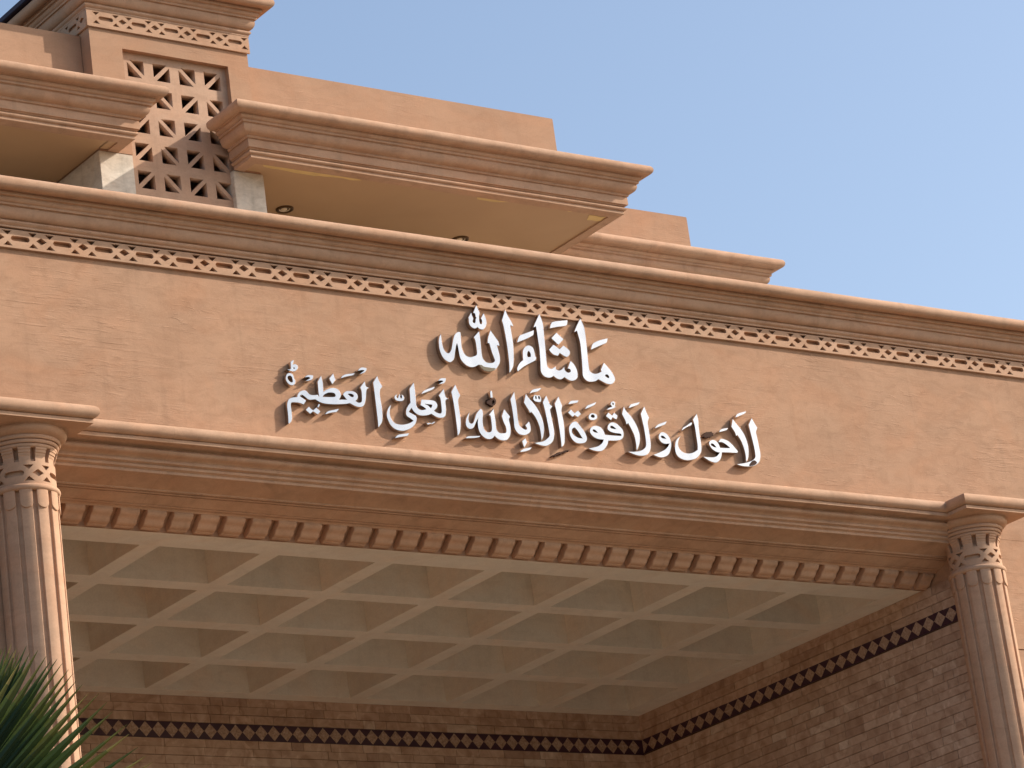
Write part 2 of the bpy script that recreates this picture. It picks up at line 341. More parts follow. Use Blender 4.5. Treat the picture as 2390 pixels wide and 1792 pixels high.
# outlines of the metal lettering on the wall plane: x and height above 11 m, in millimetres, '*' = corner
GLYPHS = {
 'allah': [
  ('mark', '-315,1089* -287,1017* -295,1006 -301,976 -303,937 -296,912 -281,918 -274,945 -278,960 -285,964* -246,1022* -230,979 -226,936 -240,896 -270,866 -298,862 -322,871 -333,880* -353,866 -375,864 -401,876 -417,901 -418,930 -415,952* -421,956* -380,1014* -375,983 -366,962 -372,944 -378,929 -370,915 -356,917 -346,930 -343,952 -333,966* -341,1008* -360,1011*', []),
  ('letter', '-738,774* -739,731 -737,669 -725,625 -701,601 -676,603 -653,630 -636,670 -616,730 -592,780 -561,807 -538,813 -526,808* -527,768 -533,681 -524,634 -499,598 -462,587 -422,596 -389,611 -376,634 -373,707 -377,755 -388,780* -323,843* -320,809 -321,732 -325,654 -324,606 -314,578 -290,557 -252,553 -211,562 -192,581 -194,600 -209,647 -219,694 -226,739* -245,740* -234,790 -197,866* -151,803 -126,767 -119,725* -145,730* -143,707 -135,660 -132,616 -140,572 -166,531 -199,498 -238,478 -281,469 -325,476 -354,497 -375,524* -414,503 -454,493 -497,500 -532,522 -556,549 -567,581 -571,629 -574,681 -579,705* -591,679 -610,625 -624,575 -638,545 -664,522 -686,516 -722,529 -751,557 -769,603 -775,650 -771,703 -758,743', []),
  ('letter', '-2,1085* 18,1027 45,981 63,938* 56,928* 33,940* 32,901 34,828 34,755 24,657 6,563 -18,517 -52,479* -42,538 -36,650 -36,757 -41,869 -47,936 -55,974*', []),
 ],
 'masha': [
  ('letter', '203,765 246,750 259,707 261,669 273,655* 255,628* 211,605 138,568 94,540 41,501* 43,537 71,579 103,607 120,618* 123,659 132,709 161,746', ['197,711 211,693 211,668 204,657 175,654 173,674 182,699']),
  ('vowel_mark', '77,778* 103,828 121,852* 200,884 286,919* 276,880 262,863* 190,826', []),
  ('letter', '373,1085* 389,1035 398,987 395,913 390,814 384,711 379,627 381,588 398,570 427,568 458,586 482,596* 470,578 478,564 505,559 536,572 570,601* 568,575 584,555 606,549 631,559 635,575 627,586 604,586* 649,667* 684,634 705,592 709,548 701,513 676,488 634,474 595,480 555,501* 526,481 497,474 464,482 435,501* 407,484 372,478 333,486 309,508 300,541 310,630 319,748 317,836 317,924 314,958* 286,942* 299,971 337,1029', []),
  ('dot', '534,923* 606,866* 539,805* 469,861*', []),
  ('dot', '482,802* 545,766* 593,806* 628,785 659,759* 651,728 623,701 597,701 565,715 539,729* 518,699* 472,705 441,726 425,749*', []),
  ('vowel_mark', '466,955* 482,991 501,1018* 549,1033 683,1058* 669,1012* 647,998 563,980', []),
  ('letter', '830,1089* 849,1046 861,998 862,933 860,854 854,755 849,655 850,596 865,578 892,569 933,573 985,597* 983,617 997,641 1026,686* 1064,652 1102,607 1124,565 1128,535 1108,504 1076,486 1034,484 990,497 936,519* 903,498 849,486 809,489 778,511 766,544 772,603 783,727 789,847 779,925 771,966* 738,945* 760,987 799,1046', ['1026,570 1050,574 1064,554 1056,542 1039,546 1021,557']),
  ('vowel_mark', '899,796* 922,846 950,871 1013,900 1112,930* 1101,899 1086,880* 1003,844', []),
 ],
 'la': [
  ('letter', '2445,282* 2472,246 2522,191 2555,138 2574,74 2580,15 2570,-51 2552,-98 2524,-131* 2531,-64 2525,0 2505,69 2473,126* 2454,114* 2447,149 2414,201*', []),
  ('letter', '2677,310* 2694,277 2727,219* 2703,176 2706,136 2711,51 2714,-29 2703,-80 2680,-120 2634,-151 2594,-165 2550,-172 2494,-175 2446,-171 2405,-162* 2468,-151 2532,-135 2605,-108 2643,-75 2651,-34 2648,46 2637,145 2626,240*', []),
  ('vowel_mark', '2478,296* 2503,330 2541,348 2623,372* 2609,352 2568,331', []),
 ],
 'hawl': [
  ('letter', '2226,34* 2257,67 2285,72 2332,63 2366,46 2402,15 2446,-33* 2436,-51* 2346,-55 2251,-61* 2241,-94 2215,-136 2173,-164 2136,-167 2084,-154 2020,-122* 2078,-122 2140,-117 2185,-101 2226,-65* 2187,-61 2148,-42 2123,-14 2115,15 2130,38 2163,51 2201,45 2227,19 2241,-17* 2293,-15 2358,-10* 2334,9 2301,28 2267,39', ['2137,12 2165,13 2196,-18* 2165,-16 2137,-3']),
  ('vowel_mark', '2252,134* 2278,161 2317,175 2375,187* 2351,162* 2299,146', []),
  ('broken_mark', '2074,93 2106,121 2152,136 2191,133 2206,116 2188,103 2142,84 2093,80', []),
  ('vowel_mark', '1809,107* 1837,141 1876,162 1938,200 1949,192 1932,171 1880,148', []),
  ('letter', '2023,292* 2029,253 2029,213 2023,172 2021,83 2021,3 2013,-57 1990,-99 1940,-143 1875,-165 1814,-173 1756,-163 1714,-132 1703,-84 1712,-34 1735,13 1792,61* 1759,10 1747,-36 1761,-74 1792,-98 1845,-106 1907,-93 1968,-60* 1976,-11 1977,89 1976,178 1968,232*', []),
 ],
 'wala': [
  ('letter', '1592,75 1631,63 1660,26 1668,-28 1653,-78 1627,-125 1592,-152 1542,-169 1495,-168 1440,-153* 1501,-130 1579,-94 1621,-61 1647,-29* 1601,-36 1562,-27 1537,0 1536,35 1561,67', ['1564,37 1591,37 1619,14* 1587,15 1562,22']),
  ('vowel_mark', '1499,102* 1532,135 1565,153 1658,187* 1633,153* 1572,129', []),
  ('letter', '1182,284* 1203,241 1248,196 1285,140 1309,79 1317,20 1305,-44 1282,-90 1255,-130* 1259,-73 1255,5 1232,72 1204,128* 1182,110* 1176,150 1148,209*', []),
  ('letter', '1419,308* 1435,252 1456,202* 1433,159 1432,104 1432,6 1427,-68 1410,-114 1380,-150 1336,-169 1276,-175 1230,-169 1191,-159 1151,-148* 1217,-143 1290,-129 1341,-105 1370,-73 1378,-23 1379,75 1373,153 1366,231*', []),
  ('vowel_mark', '1232,271* 1262,308 1294,321 1379,345* 1352,316* 1295,294', []),
 ],
 'quwwa': [
  ('letter', '920,-8* 911,25 887,55 849,68 809,65 774,47 755,16 763,-17 796,-44 839,-57 896,-57* 874,-90 822,-124 761,-143 709,-155* 757,-168 814,-173 861,-164 901,-136 934,-95 948,-62* 1019,-56 1079,-45 1114,-25 1133,11 1131,54 1102,86 1066,112 1026,119 989,105 963,73 961,44 992,25 1043,17 1093,17 1106,8 1101,-3* 1016,-7', ['791,28 814,28 843,4* 815,4 791,12', '996,79 1020,82 1059,58* 1027,57 993,64']),
  ('vowel_mark', '1064,322 1089,313 1086,290 1075,276 1097,277* 1074,260 1036,244 975,231* 1009,254 1046,269 1035,286 1038,305', ['1062,309 1072,299 1064,286 1054,295']),
  ('dot', '992,208* 1033,184* 1060,214* 1096,186* 1075,149* 1035,166* 1012,137* 961,171*', []),
  ('vowel_mark', '797,183 771,163 762,138 775,120 800,118 827,123 853,137 863,162 851,180 823,185', ['797,166 821,173 833,159 822,144 799,144 789,155']),
  ('letter', '606,89 632,75 661,41 689,5 706,-32 710,-61 696,-91 670,-108 617,-117 578,-111 543,-85 526,-48 521,-5 531,35 563,71', ['581,27 600,22 629,-15 660,-66* 615,-64 577,-48 553,-21 557,8']),
  ('dot', '573,198* 610,167* 653,196* 683,165* 642,132* 608,148* 583,127* 539,166*', []),
  ('vowel_mark', '733,215* 762,250 797,266 876,298* 855,268* 805,244', []),
 ],
 'illa': [
  ('letter', '456,311* 470,266 484,226* 468,179 469,140 474,83 472,5 460,-87 446,-137 412,-171* 415,-115 416,-9 413,125 402,236*', []),
  ('vowel_mark', '552,244* 574,271 599,283 679,294* 659,269* 612,258', []),
  ('letter', '98,301* 125,262 169,218 206,168 235,104 247,42 245,-20 226,-84 201,-125* 203,-72 200,-5 182,60 156,106 132,133* 113,123* 106,145 84,181 64,215*', []),
  ('letter', '321,307* 335,268 350,223 375,211* 342,175* 344,133 351,56 355,-20 347,-69 329,-114 295,-148 246,-171 201,-173 162,-167 118,-156* 172,-143 219,-130 262,-105 295,-74 298,-40 294,51 284,166 272,237*', []),
  ('vowel_mark', '186,292 205,301 223,295 244,302 257,284 259,260 248,238 222,234 189,239 173,252 175,272', ['200,288 210,290 210,266 201,260 196,274', '231,288 243,292 248,274 238,260 229,272']),
  ('vowel_mark', '134,301* 165,336 196,353 283,373* 251,346 227,332 168,317', []),
  ('broken_mark', '302,-257* 348,-232 396,-213 445,-196 510,-176* 497,-189 442,-211 393,-232 334,-250', []),
 ],
 'billah': [
  ('letter', '-26,309* -26,252 -23,190 -25,109 -26,37 -18,-6 6,-27 38,-39 55,-33 57,-20 43,1* 90,42* 99,10 98,-29 85,-59 47,-84 7,-93 -37,-86 -66,-58 -77,-21 -74,37 -74,133 -79,233*', []),
  ('dot', '25,-118* 39,-156* -1,-208* -15,-151*', []),
  ('vowel_mark', '-56,-255* -33,-234 4,-216 86,-197* 58,-224* 11,-242', []),
  ('letter', '-539,72* -556,31 -563,-3 -557,-28 -539,-36 -515,-22 -493,18 -469,63 -420,113* -401,98 -399,65 -409,26 -415,-22 -410,-69 -387,-96 -354,-98 -333,-84 -323,-57 -320,-4 -320,48 -324,61* -341,57* -278,127* -276,85 -273,14 -276,-38 -273,-71 -249,-93 -210,-94 -181,-87 -170,-67 -172,-29 -188,12 -199,64* -163,134* -140,103 -108,67* -126,44 -125,23 -120,-29 -126,-77 -142,-117 -175,-151 -210,-161 -248,-160 -279,-148 -305,-126* -329,-150 -364,-163 -402,-159 -437,-138 -460,-107 -470,-65 -468,-18 -457,23* -477,-4 -499,-39 -520,-70 -544,-84 -571,-84 -593,-67 -598,-39 -588,0 -566,40', []),
  ('vowel_mark', '-280,293 -268,282 -269,253 -271,228* -292,225* -292,256 -289,280', []),
  ('broken_mark', '-314,213 -293,221 -268,224 -241,238 -223,222 -227,195 -246,169 -276,158 -299,169 -320,174 -325,193', ['-252,219 -240,208 -243,191 -262,177 -268,186 -262,204']),
  ('vowel_mark', '-624,-177* -599,-159 -570,-152 -456,-140* -472,-154* -529,-167', []),
 ],
 'ali': [
  ('letter', '-656,313* -638,262 -618,216* -642,180 -648,151 -648,90 -647,5 -653,-53 -672,-125 -701,-162* -698,-104 -697,47 -701,165 -708,241*', []),
  ('letter', '-1359,61* -1377,17 -1384,-25 -1373,-71 -1346,-101 -1305,-112 -1251,-108 -1190,-89 -1147,-64* -1179,-44 -1208,-28 -1215,-5 -1207,33 -1184,68 -1155,99* -1152,141 -1146,226* -1094,290* -1091,251 -1091,194 -1094,128 -1097,81 -1084,54 -1059,42 -1027,45 -1000,55 -1008,63 -1033,77 -1053,84* -1037,138* -975,142 -921,142 -890,133 -875,106 -885,77 -918,46* -889,32 -857,28 -841,39 -835,68 -832,143 -835,176 -847,194* -785,262* -781,215 -770,180 -744,175* -778,159 -785,134 -788,77 -799,24 -818,-2 -858,-12 -900,-7 -950,16* -985,2 -1035,-8 -1083,-7 -1122,13 -1141,34 -1148,53* -1168,32 -1185,12* -1156,0 -1126,-13 -1110,-28 -1118,-66 -1145,-106 -1193,-141 -1260,-166 -1308,-168 -1354,-155 -1391,-124 -1411,-79 -1418,-43 -1409,-4 -1387,35', ['-1008,102* -930,101* -931,92 -948,67* -972,88']),
  ('vowel_mark', '-1283,163 -1293,147 -1290,129 -1279,129 -1270,149 -1261,163 -1252,161 -1257,141 -1250,128 -1239,135 -1236,152 -1238,163 -1222,157 -1214,135 -1225,113 -1248,103 -1275,102 -1301,106 -1314,121 -1313,140 -1299,155', []),
  ('vowel_mark', '-1033,187* -1007,216 -978,234 -880,272* -883,258* -913,237', []),
  ('vowel_mark', '-837,327* -809,352 -781,360 -746,361* -755,335 -777,311 -835,298* -804,317 -780,331 -801,335', []),
  ('vowel_mark', '-1364,-241* -1341,-217 -1313,-203 -1205,-181* -1229,-210* -1289,-222', []),
  ('vowel_mark', '-1015,-66* -999,-74 -973,-64* -967,-73 -937,-56* -921,-51* -926,-61 -955,-78* -974,-77* -1003,-88*', []),
 ],
 'azim': [
  ('letter', '-1467,312* -1453,267 -1426,218* -1450,192 -1461,158 -1462,102 -1458,37 -1461,-37 -1475,-104 -1520,-161* -1517,-84 -1516,79 -1516,172 -1517,247*', []),
  ('letter', '-2422,-208* -2417,-136 -2416,-59 -2410,-22 -2392,12 -2362,29 -2325,37 -2304,42* -2299,62 -2272,92 -2235,107 -2209,105 -2191,86 -2173,74 -2137,73 -2100,81* -2086,61* -2086,110 -2083,198* -2041,257* -2031,194* -2034,152 -2036,111* -2005,134 -1962,152 -1920,158 -1885,148 -1865,122 -1863,95 -1887,56* -1865,60 -1807,64* -1821,78 -1839,102 -1837,116 -1808,139 -1771,146 -1729,145 -1700,129 -1692,102 -1702,78 -1721,60* -1695,48 -1669,53 -1656,68 -1649,120 -1648,162 -1656,189* -1602,251* -1598,209 -1588,199 -1563,196* -1591,177 -1601,148 -1614,86 -1634,38 -1658,15 -1696,9 -1731,15 -1783,35* -1823,24 -1945,9 -2032,7 -2083,16 -2126,36* -2179,27* -2199,30 -2241,59 -2261,64 -2278,50* -2254,37 -2219,16* -2249,-21* -2291,-10 -2331,-10 -2362,-13 -2375,-23 -2379,-55 -2378,-101 -2380,-151 -2395,-189', ['-2053,64* -2032,90 -1993,110 -1956,116 -1926,112 -1915,94 -1923,78 -1962,70', '-1790,116 -1758,121 -1734,112 -1738,97 -1757,93 -1776,103']),
  ('dot', '-1916,290* -1899,233* -1937,189* -1961,238*', []),
  ('vowel_mark', '-1846,251* -1826,275 -1787,295 -1689,314* -1709,297 -1725,289 -1779,275', []),
  ('vowel_mark', '-1662,337* -1637,364 -1609,375 -1567,373* -1569,356 -1589,331 -1617,319 -1655,305* -1621,328 -1594,347 -1612,350', []),
  ('vowel_mark', '-2211,223* -2186,243 -2160,251 -2120,251* -2124,231 -2139,211 -2172,199 -2210,190* -2181,207 -2153,224 -2173,231', []),
  ('dot', '-2202,-35* -2164,-66* -2127,-37* -2089,-69* -2119,-97* -2163,-74* -2195,-99* -2235,-67*', []),
  ('vowel_mark', '-2101,-3* -2085,-4* -2102,-34* -2116,-33*', []),
  ('vowel_mark', '-2049,-91* -2027,-68 -2005,-55 -1894,-24* -1928,-59* -1981,-69', []),
 ],
 'stop': [
  ('letter', '-2300,374* -2301,354 -2313,329* -2287,335 -2268,325 -2263,305 -2279,283 -2301,269 -2327,266 -2352,271 -2377,280* -2345,282* -2336,293 -2333,326 -2331,352*', ['-2306,305 -2296,299 -2303,291 -2312,295']),
  ('vowel_mark', '-2357,249 -2332,246 -2318,228 -2315,205 -2304,186 -2312,157 -2337,141 -2363,143 -2386,159 -2398,186 -2395,213 -2381,238', ['-2352,225 -2336,215 -2333,197 -2332,174 -2349,167 -2368,177 -2379,197 -2376,215']),
 ],
}
RUSTFOOT = '2572,-139* 2598,-116 2627,-106 2644,-115* 2652,-129 2628,-149 2598,-160* 2563,-166 2558,-155'
STAIN = '-371,525* -345,525 -324,512 -297,510 -264,509 -231,507 -205,511 -202,501* -229,483 -281,471 -321,479 -353,498'

# ------------------------------------------------------------------ ground
mb = MB(); mb.add([(-400, -400, 0), (400, -400, 0), (400, 400, 0), (-400, 400, 0)], [(0, 1, 2, 3)])
mb.build('ground', LAWN, None, None, kind='structure')
mb = MB(); mb.box(-16, 22, -10, -.2, -.05, .12)
mb.build('forecourt', PAVING, None, None, kind='structure')
mb = MB(); mb.box(-4.845, 5.11, 2.3, 5.16, -.05, .30)  # unseen slab, added to darken the back of the porch
mb.build('added_dark_slab', ABSORBER, None, None, kind='structure')
mb = MB(); mb.box(-4.845, 5.11, -.2, 2.297, -.05, .15)
mb.build('porch_floor', GRANITE, None, None, kind='structure')

# ------------------------------------------------------------------ main building: the porch front
XL, XR = -4.86, 5.12
bld = empty('building', (0, 0, 0), 'terracotta stucco building front with the wide porch opening, carved frieze and coffered ceiling', 'building')
def grid_wall(mb, x0, x1, z0, z1, y, n=1):
    mb.add([(x0, y, z0), (x1, y, z0), (x1, y, z1), (x0, y, z1)], [(0, 1, 2, 3)])
mb = MB()
mb.box(-14, 16, 0, .6, 10.36, 12.08); mb.box(-14, 16, .012, .6, 12.08, 12.24); mb.box(-14, 16, 0, .6, 12.24, 12.58)
mb.box(-14, XL - .015, .002, .598, 0, 10.36)
mb.box(XR + .015, 16, .002, .598, 9.262, 10.36)
mb.box(XR + .015, 16, .004, .598, 0, 9.25)
mb.box(XR + .03, 15.9, .02, .59, 9.25, 9.262)
mb.build('facade_wall', WALL, bld, None)
mb = MB(); mb.box(-14, 16, .6, 9, 12.40, 12.56); mb.build('roof_deck', ROOFM, bld, None)

# frieze with cut-out ornament
def tri(cx, cz, w, h, flip):
    s = -1 if flip else 1
    return [(cx - w / 2, cz + s * h / 2), (cx + w / 2, cz + s * h / 2), (cx, cz - s * h / 2)]
def frieze_holes(sc, x0, xn, period, zc, phase):
    H = []
    k0 = math.floor((x0 - phase) / period) - 1
    k = k0
    while True:
        xs = phase + k * period
        if xs > xn: break
        items = []
        r = .0215 * sc; L = .062 * sc
        sl = []
        for i in range(7):
            t = R(-90 + 180 * i / 6); sl.append((xs + L + r * math.cos(t), zc + r * math.sin(t)))
        for i in range(7):
            t = R(90 + 180 * i / 6); sl.append((xs - L + r * math.cos(t), zc + r * math.sin(t)))
        items.append(sl)
        xd = xs + period / 2
        w, h = .049 * sc, .030 * sc
        items.append([(xd - w, zc), (xd, zc - h), (xd + w, zc), (xd, zc + h)])
        for sx in (-1, 1):
            items.append(tri(xd + sx * .077 * sc, zc + .046 * sc, .082 * sc, .038 * sc, False))
            items.append(tri(xd + sx * .077 * sc, zc - .046 * sc, .082 * sc, .038 * sc, True))
        for it in items:
            if min(p[0] for p in it) > x0 + .012 and max(p[0] for p in it) < xn - .012: H.append(it)
        k += 1
    return H
def frieze(name, x0, x1, z0, z1, sc, period, phase, thick, xf, mat, parent):
    H = frieze_holes(sc, x0, x1, period, (z0 + z1) / 2 + .004 * sc, phase)
    me = plate([[(x0, z0), (x1, z0), (x1, z1), (x0, z1)]] + H, thick, .0015)
    me.transform(xf)
    return link_mesh(name, me, mat, parent, None)
frieze('frieze', -14, 16, 12.076, 12.238, 1.0, .3815, -.199, .042, Matrix.Translation((0, -.0085, 0)) @ FRONT, TRIM, bld)

# top cornice
def roll(cq, cz, r): return arc(cq, cz, r, -105, 100, 12)
MAINP = [(-.02, 0), (.012, 0), (.014, .010), (.012, .016), (.022, .023), (.031, .031), (.034, .040), (.031, .049), (.021, .056), (.014, .060), (.016, .064),
         (.030, .067), (.044, .075), (.058, .090), (.067, .108), (.071, .130), (.070, .148), (.066, .156), (.068, .161), (.086, .162), (.089, .177), (.087, .182),
         (.099, .187), (.108, .197), (.112, .211), (.108, .217), (.110, .223), (.134, .226), (.139, .250), (.136, .256), (.138, .261), (.150, .263)] + \
        arc(.185, .303, .053, -120, 100, 14) + [(.10, .357), (-.6, .358)]
sweep('cornice', [(q, z + 12.25) for q, z in MAINP], [(-14, -.03), (16, -.03)], TRIM, bld, .0022, .12)

# lower cornice, from the roll down and back to the dentils and the ceiling edge; q is outward (= -y)
LOWP = [(-.60, 9.986), (-.60, 10.03), (-.594, 10.045), (-.49, 10.130), (-.45, 10.122), (-.44, 10.114), (-.425, 10.114), (-.421, 10.120), (-.405, 10.126), (-.402, 10.133), (-.392, 10.133), (-.390, 10.128),
        (-.372, 10.134), (-.370, 10.141), (-.362, 10.141), (-.360, 10.138), (-.25, 10.180),
        (-.248, 10.192), (-.236, 10.192), (-.234, 10.182), (-.222, 10.187), (-.220, 10.200), (-.206, 10.201), (-.204, 10.192), (-.192, 10.196), (-.19, 10.206),
        (-.015, 10.266), (-.008, 10.266), (.004, 10.270), (.007, 10.284), (.002, 10.294), (.010, 10.302), (.028, 10.306), (.032, 10.322), (.026, 10.330), (.036, 10.338), (.054, 10.341),
        (.058, 10.356), (.052, 10.366), (.060, 10.376), (.078, 10.384), (.098, 10.389), (.116, 10.396), (.125, 10.407), (.126, 10.419), (.119, 10.430), (.104, 10.437), (.100, 10.443), (.106, 10.452), (.122, 10.459), (.150, 10.463),
        (.152, 10.459), (.206, 10.461), (.210, 10.466), (.210, 10.490), (.200, 10.498)] + \
       arc(.20, 10.551, .054, -84, 100, 14) + [(.12, 10.606), (-.05, 10.607)]
low = sweep('lower_cornice', LOWP, [(XL - .3, 0), (XR + .02, 0)], TRIM, bld, .0016, .12)
# dentils
DP = [(.428, 10.118), (.424, 10.104), (.427, 10.089), (.436, 10.075), (.450, 10.065), (.466, 10.058), (.479, 10.048), (.488, 10.036), (.497, 10.021), (.510, 10.010),
      (.528, 10.004), (.546, 10.001), (.550, 9.992), (.585, 9.992), (.60, 10.03), (.485, 10.127)]
x = -4.069 - .2512 * 3
while x < XR - .1:
    w = min(.182, XR - .012 - x)
    if x > XL - .2:
        vs = [(x, y, z) for y, z in DP] + [(x + w, y, z) for y, z in DP]; n = len(DP)
        fs = [tuple(range(n)), tuple(reversed(range(n, 2 * n)))] + [(i, i + n, (i + 1) % n + n, (i + 1) % n) for i in range(n)]
        mb = MB(); mb.add(vs, fs)
        o = mb.build('dentil', TRIM, low, 40, .004)
    x += .2512

# coffered ceiling
xs = [XL]; ys = [.60]
cx = []
k = 8
while k >= 0:
    b = 4.84 - 1.169 * k; a = b - .985
    if a > XL: cx.append((a, b))
    k -= 1
cy = [(.965 + 1.0535 * j, .965 + 1.0535 * j + .86) for j in range(4)]
for a, b in cx: xs += [a, b]
xs.append(XR + .03)
for a, b in cy: ys += [a, b]
ys.append(5.2)
mb = MB(); ZC = 10.0; DEP = .60
for i in range(len(xs) - 1):
    for j in range(len(ys) - 1):
        x0, x1, y0, y1 = xs[i], xs[i + 1], ys[j], ys[j + 1]
        if i % 2 == 1 and j % 2 == 1:
            t = .045
            vs = [(x0, y0, ZC), (x1, y0, ZC), (x1, y1, ZC), (x0, y1, ZC), (x0 + t, y0 + t, ZC + DEP), (x1 - t, y0 + t, ZC + DEP), (x1 - t, y1 - t, ZC + DEP), (x0 + t, y1 - t, ZC + DEP)]
            mb.add(vs, [(0, 4, 5, 1), (1, 5, 6, 2), (2, 6, 7, 3), (3, 7, 4, 0), (4, 7, 6, 5)])
        else:
            mb.add([(x0, y0, ZC), (x1, y0, ZC), (x1, y1, ZC), (x0, y1, ZC)], [(0, 3, 2, 1)])
mb.build('coffered_ceiling', CEIL, bld, None)

# stone brick walls of the porch
def brick_wall(name, o, u, nrm, length, zbands, z_low):
    o, u, nrm = Vector(o), Vector(u), Vector(nrm)
    mb = MB()
    def put(s0, s1, z0, z1, d):
        a = o + u * s0; b = o + u * s1
        e = .0015
        vs = [a - nrm * .01 + Vector((0, 0, z0)), b - nrm * .01 + Vector((0, 0, z0)), b - nrm * .01 + Vector((0, 0, z1)), a - nrm * .01 + Vector((0, 0, z1)),
              a + u * e + nrm * d + Vector((0, 0, z0 + e)), b - u * e + nrm * d + Vector((0, 0, z0 + e)), b - u * e + nrm * d + Vector((0, 0, z1 - e)), a + u * e + nrm * d + Vector((0, 0, z1 - e))]
        mb.add(vs, [(4, 5, 6, 7), (0, 1, 5, 4), (1, 2, 6, 5), (2, 3, 7, 6), (3, 0, 4, 7)])
    for (zt, zb, n) in zbands:
        h = (zt - zb) / n
        for r in range(n):
            z1 = zt - r * h; z0 = z1 - h
            wide = (r % 2 == 1)
            s = -random.random() * .3
            cnt = 0
            while s < length:
                L = random.choice((.14, .22, .28, .32, .38, .46, .55))
                big = random.random() < .3
                g0 = .0035 if big else .0006
                a, b = max(0, s), min(length, s + L)
                if b - a > .015:
                    mb.tint = .03 + .97 * min(1, max(0, random.gauss(.48, .17))) if random.random() > .06 else random.choice((.1, .95))
                    put(a, b - g0, z0 + (.0035 if wide else .0007), z1, .004 + random.random() * .003)
                s += L
    mb.tint = .5; mb.cur = 1
    a, b = o - nrm * .008, o + u * length - nrm * .008
    zt = zbands[0][0]
    mb.add([a + Vector((0, 0, 0)), b + Vector((0, 0, 0)), b + Vector((0, 0, zt)), a + Vector((0, 0, zt))], [(0, 1, 2, 3)])
    w = mb.build(name, [BRICK, MORTAR], bld, None)
    return w
def tile_band(wall, o, u, nrm, length, z0, z1, pitch, phase):
    o, u, nrm = Vector(o), Vector(u), Vector(nrm)
    mb = MB(); mb.cur = 0
    def quad(p, d): mb.add([o + u * s + nrm * d + Vector((0, 0, z)) for s, z in p], [tuple(range(len(p)))])
    d = .005
    quad([(0, z0), (length, z0), (length, z1), (0, z1)], d)
    for za, zb in ((z0, z0), (z1, z1)):
        a = o + Vector((0, 0, za)); b = a + u * length
        mb.add([a - nrm * .01, b - nrm * .01, b + nrm * d, a + nrm * d], [(0, 1, 2, 3)])
    mb.cur = 1
    k = 0; zc = (z0 + z1) / 2; hw = pitch / 2 - .0015; hh = (z1 - z0) / 2 - .004
    s = phase
    while s < length - pitch / 2:
        j = [random.uniform(-.0012, .0012) for _ in range(4)]
        quad([(s - hw + j[0], zc), (s + j[1], zc - hh), (s + hw + j[2], zc), (s + j[3], zc + hh)], d + .002)
        s += pitch
    mb.build('tile_band', [PURPLE, DIAMOND], wall, None)
YB = 5.17
bands = [(10.0, 9.737, 3), (9.572, 6.8, 33), (6.8, .0, 40)]
wb = brick_wall('back_wall', (XL, YB, 0), (1, 0, 0), (0, -1, 0), XR - XL, bands[:2], 0)
tile_band(wb, (XL, YB, 0), (1, 0, 0), (0, -1, 0), XR - XL - .006, 9.574, 9.735, .1446, (-1.372 - XL) % .1446)
ws = brick_wall('side_wall', (XR, YB, 0), (0, -1, 0), (-1, 0, 0), YB - .02, bands[:2], 0)
tile_band(ws, (XR, YB, 0), (0, -1, 0), (-1, 0, 0), YB - .02, 9.588, 9.742, .162, (YB - 1.594) % .162)
mb = MB(); mb.add([(XL, .55, 0), (XL, YB, 0), (XL, YB, 10), (XL, .55, 10)], [(0, 1, 2, 3)]); mb.build('left_porch_wall', BRICK, bld, None)

mb = MB(); mb.box(XR + .02, XR + .5, .6, 5.7, 0, 12.4); mb.box(XL - .5, XR + .02, YB + .02, 5.7, 0, 12.4); mb.box(XL - .5, XL - .02, .6, YB + .02, 0, 12.4)
mb.build('light_block_wall', WALL, bld, None)  # unseen boxes behind the brickwork, added to block light leaking in
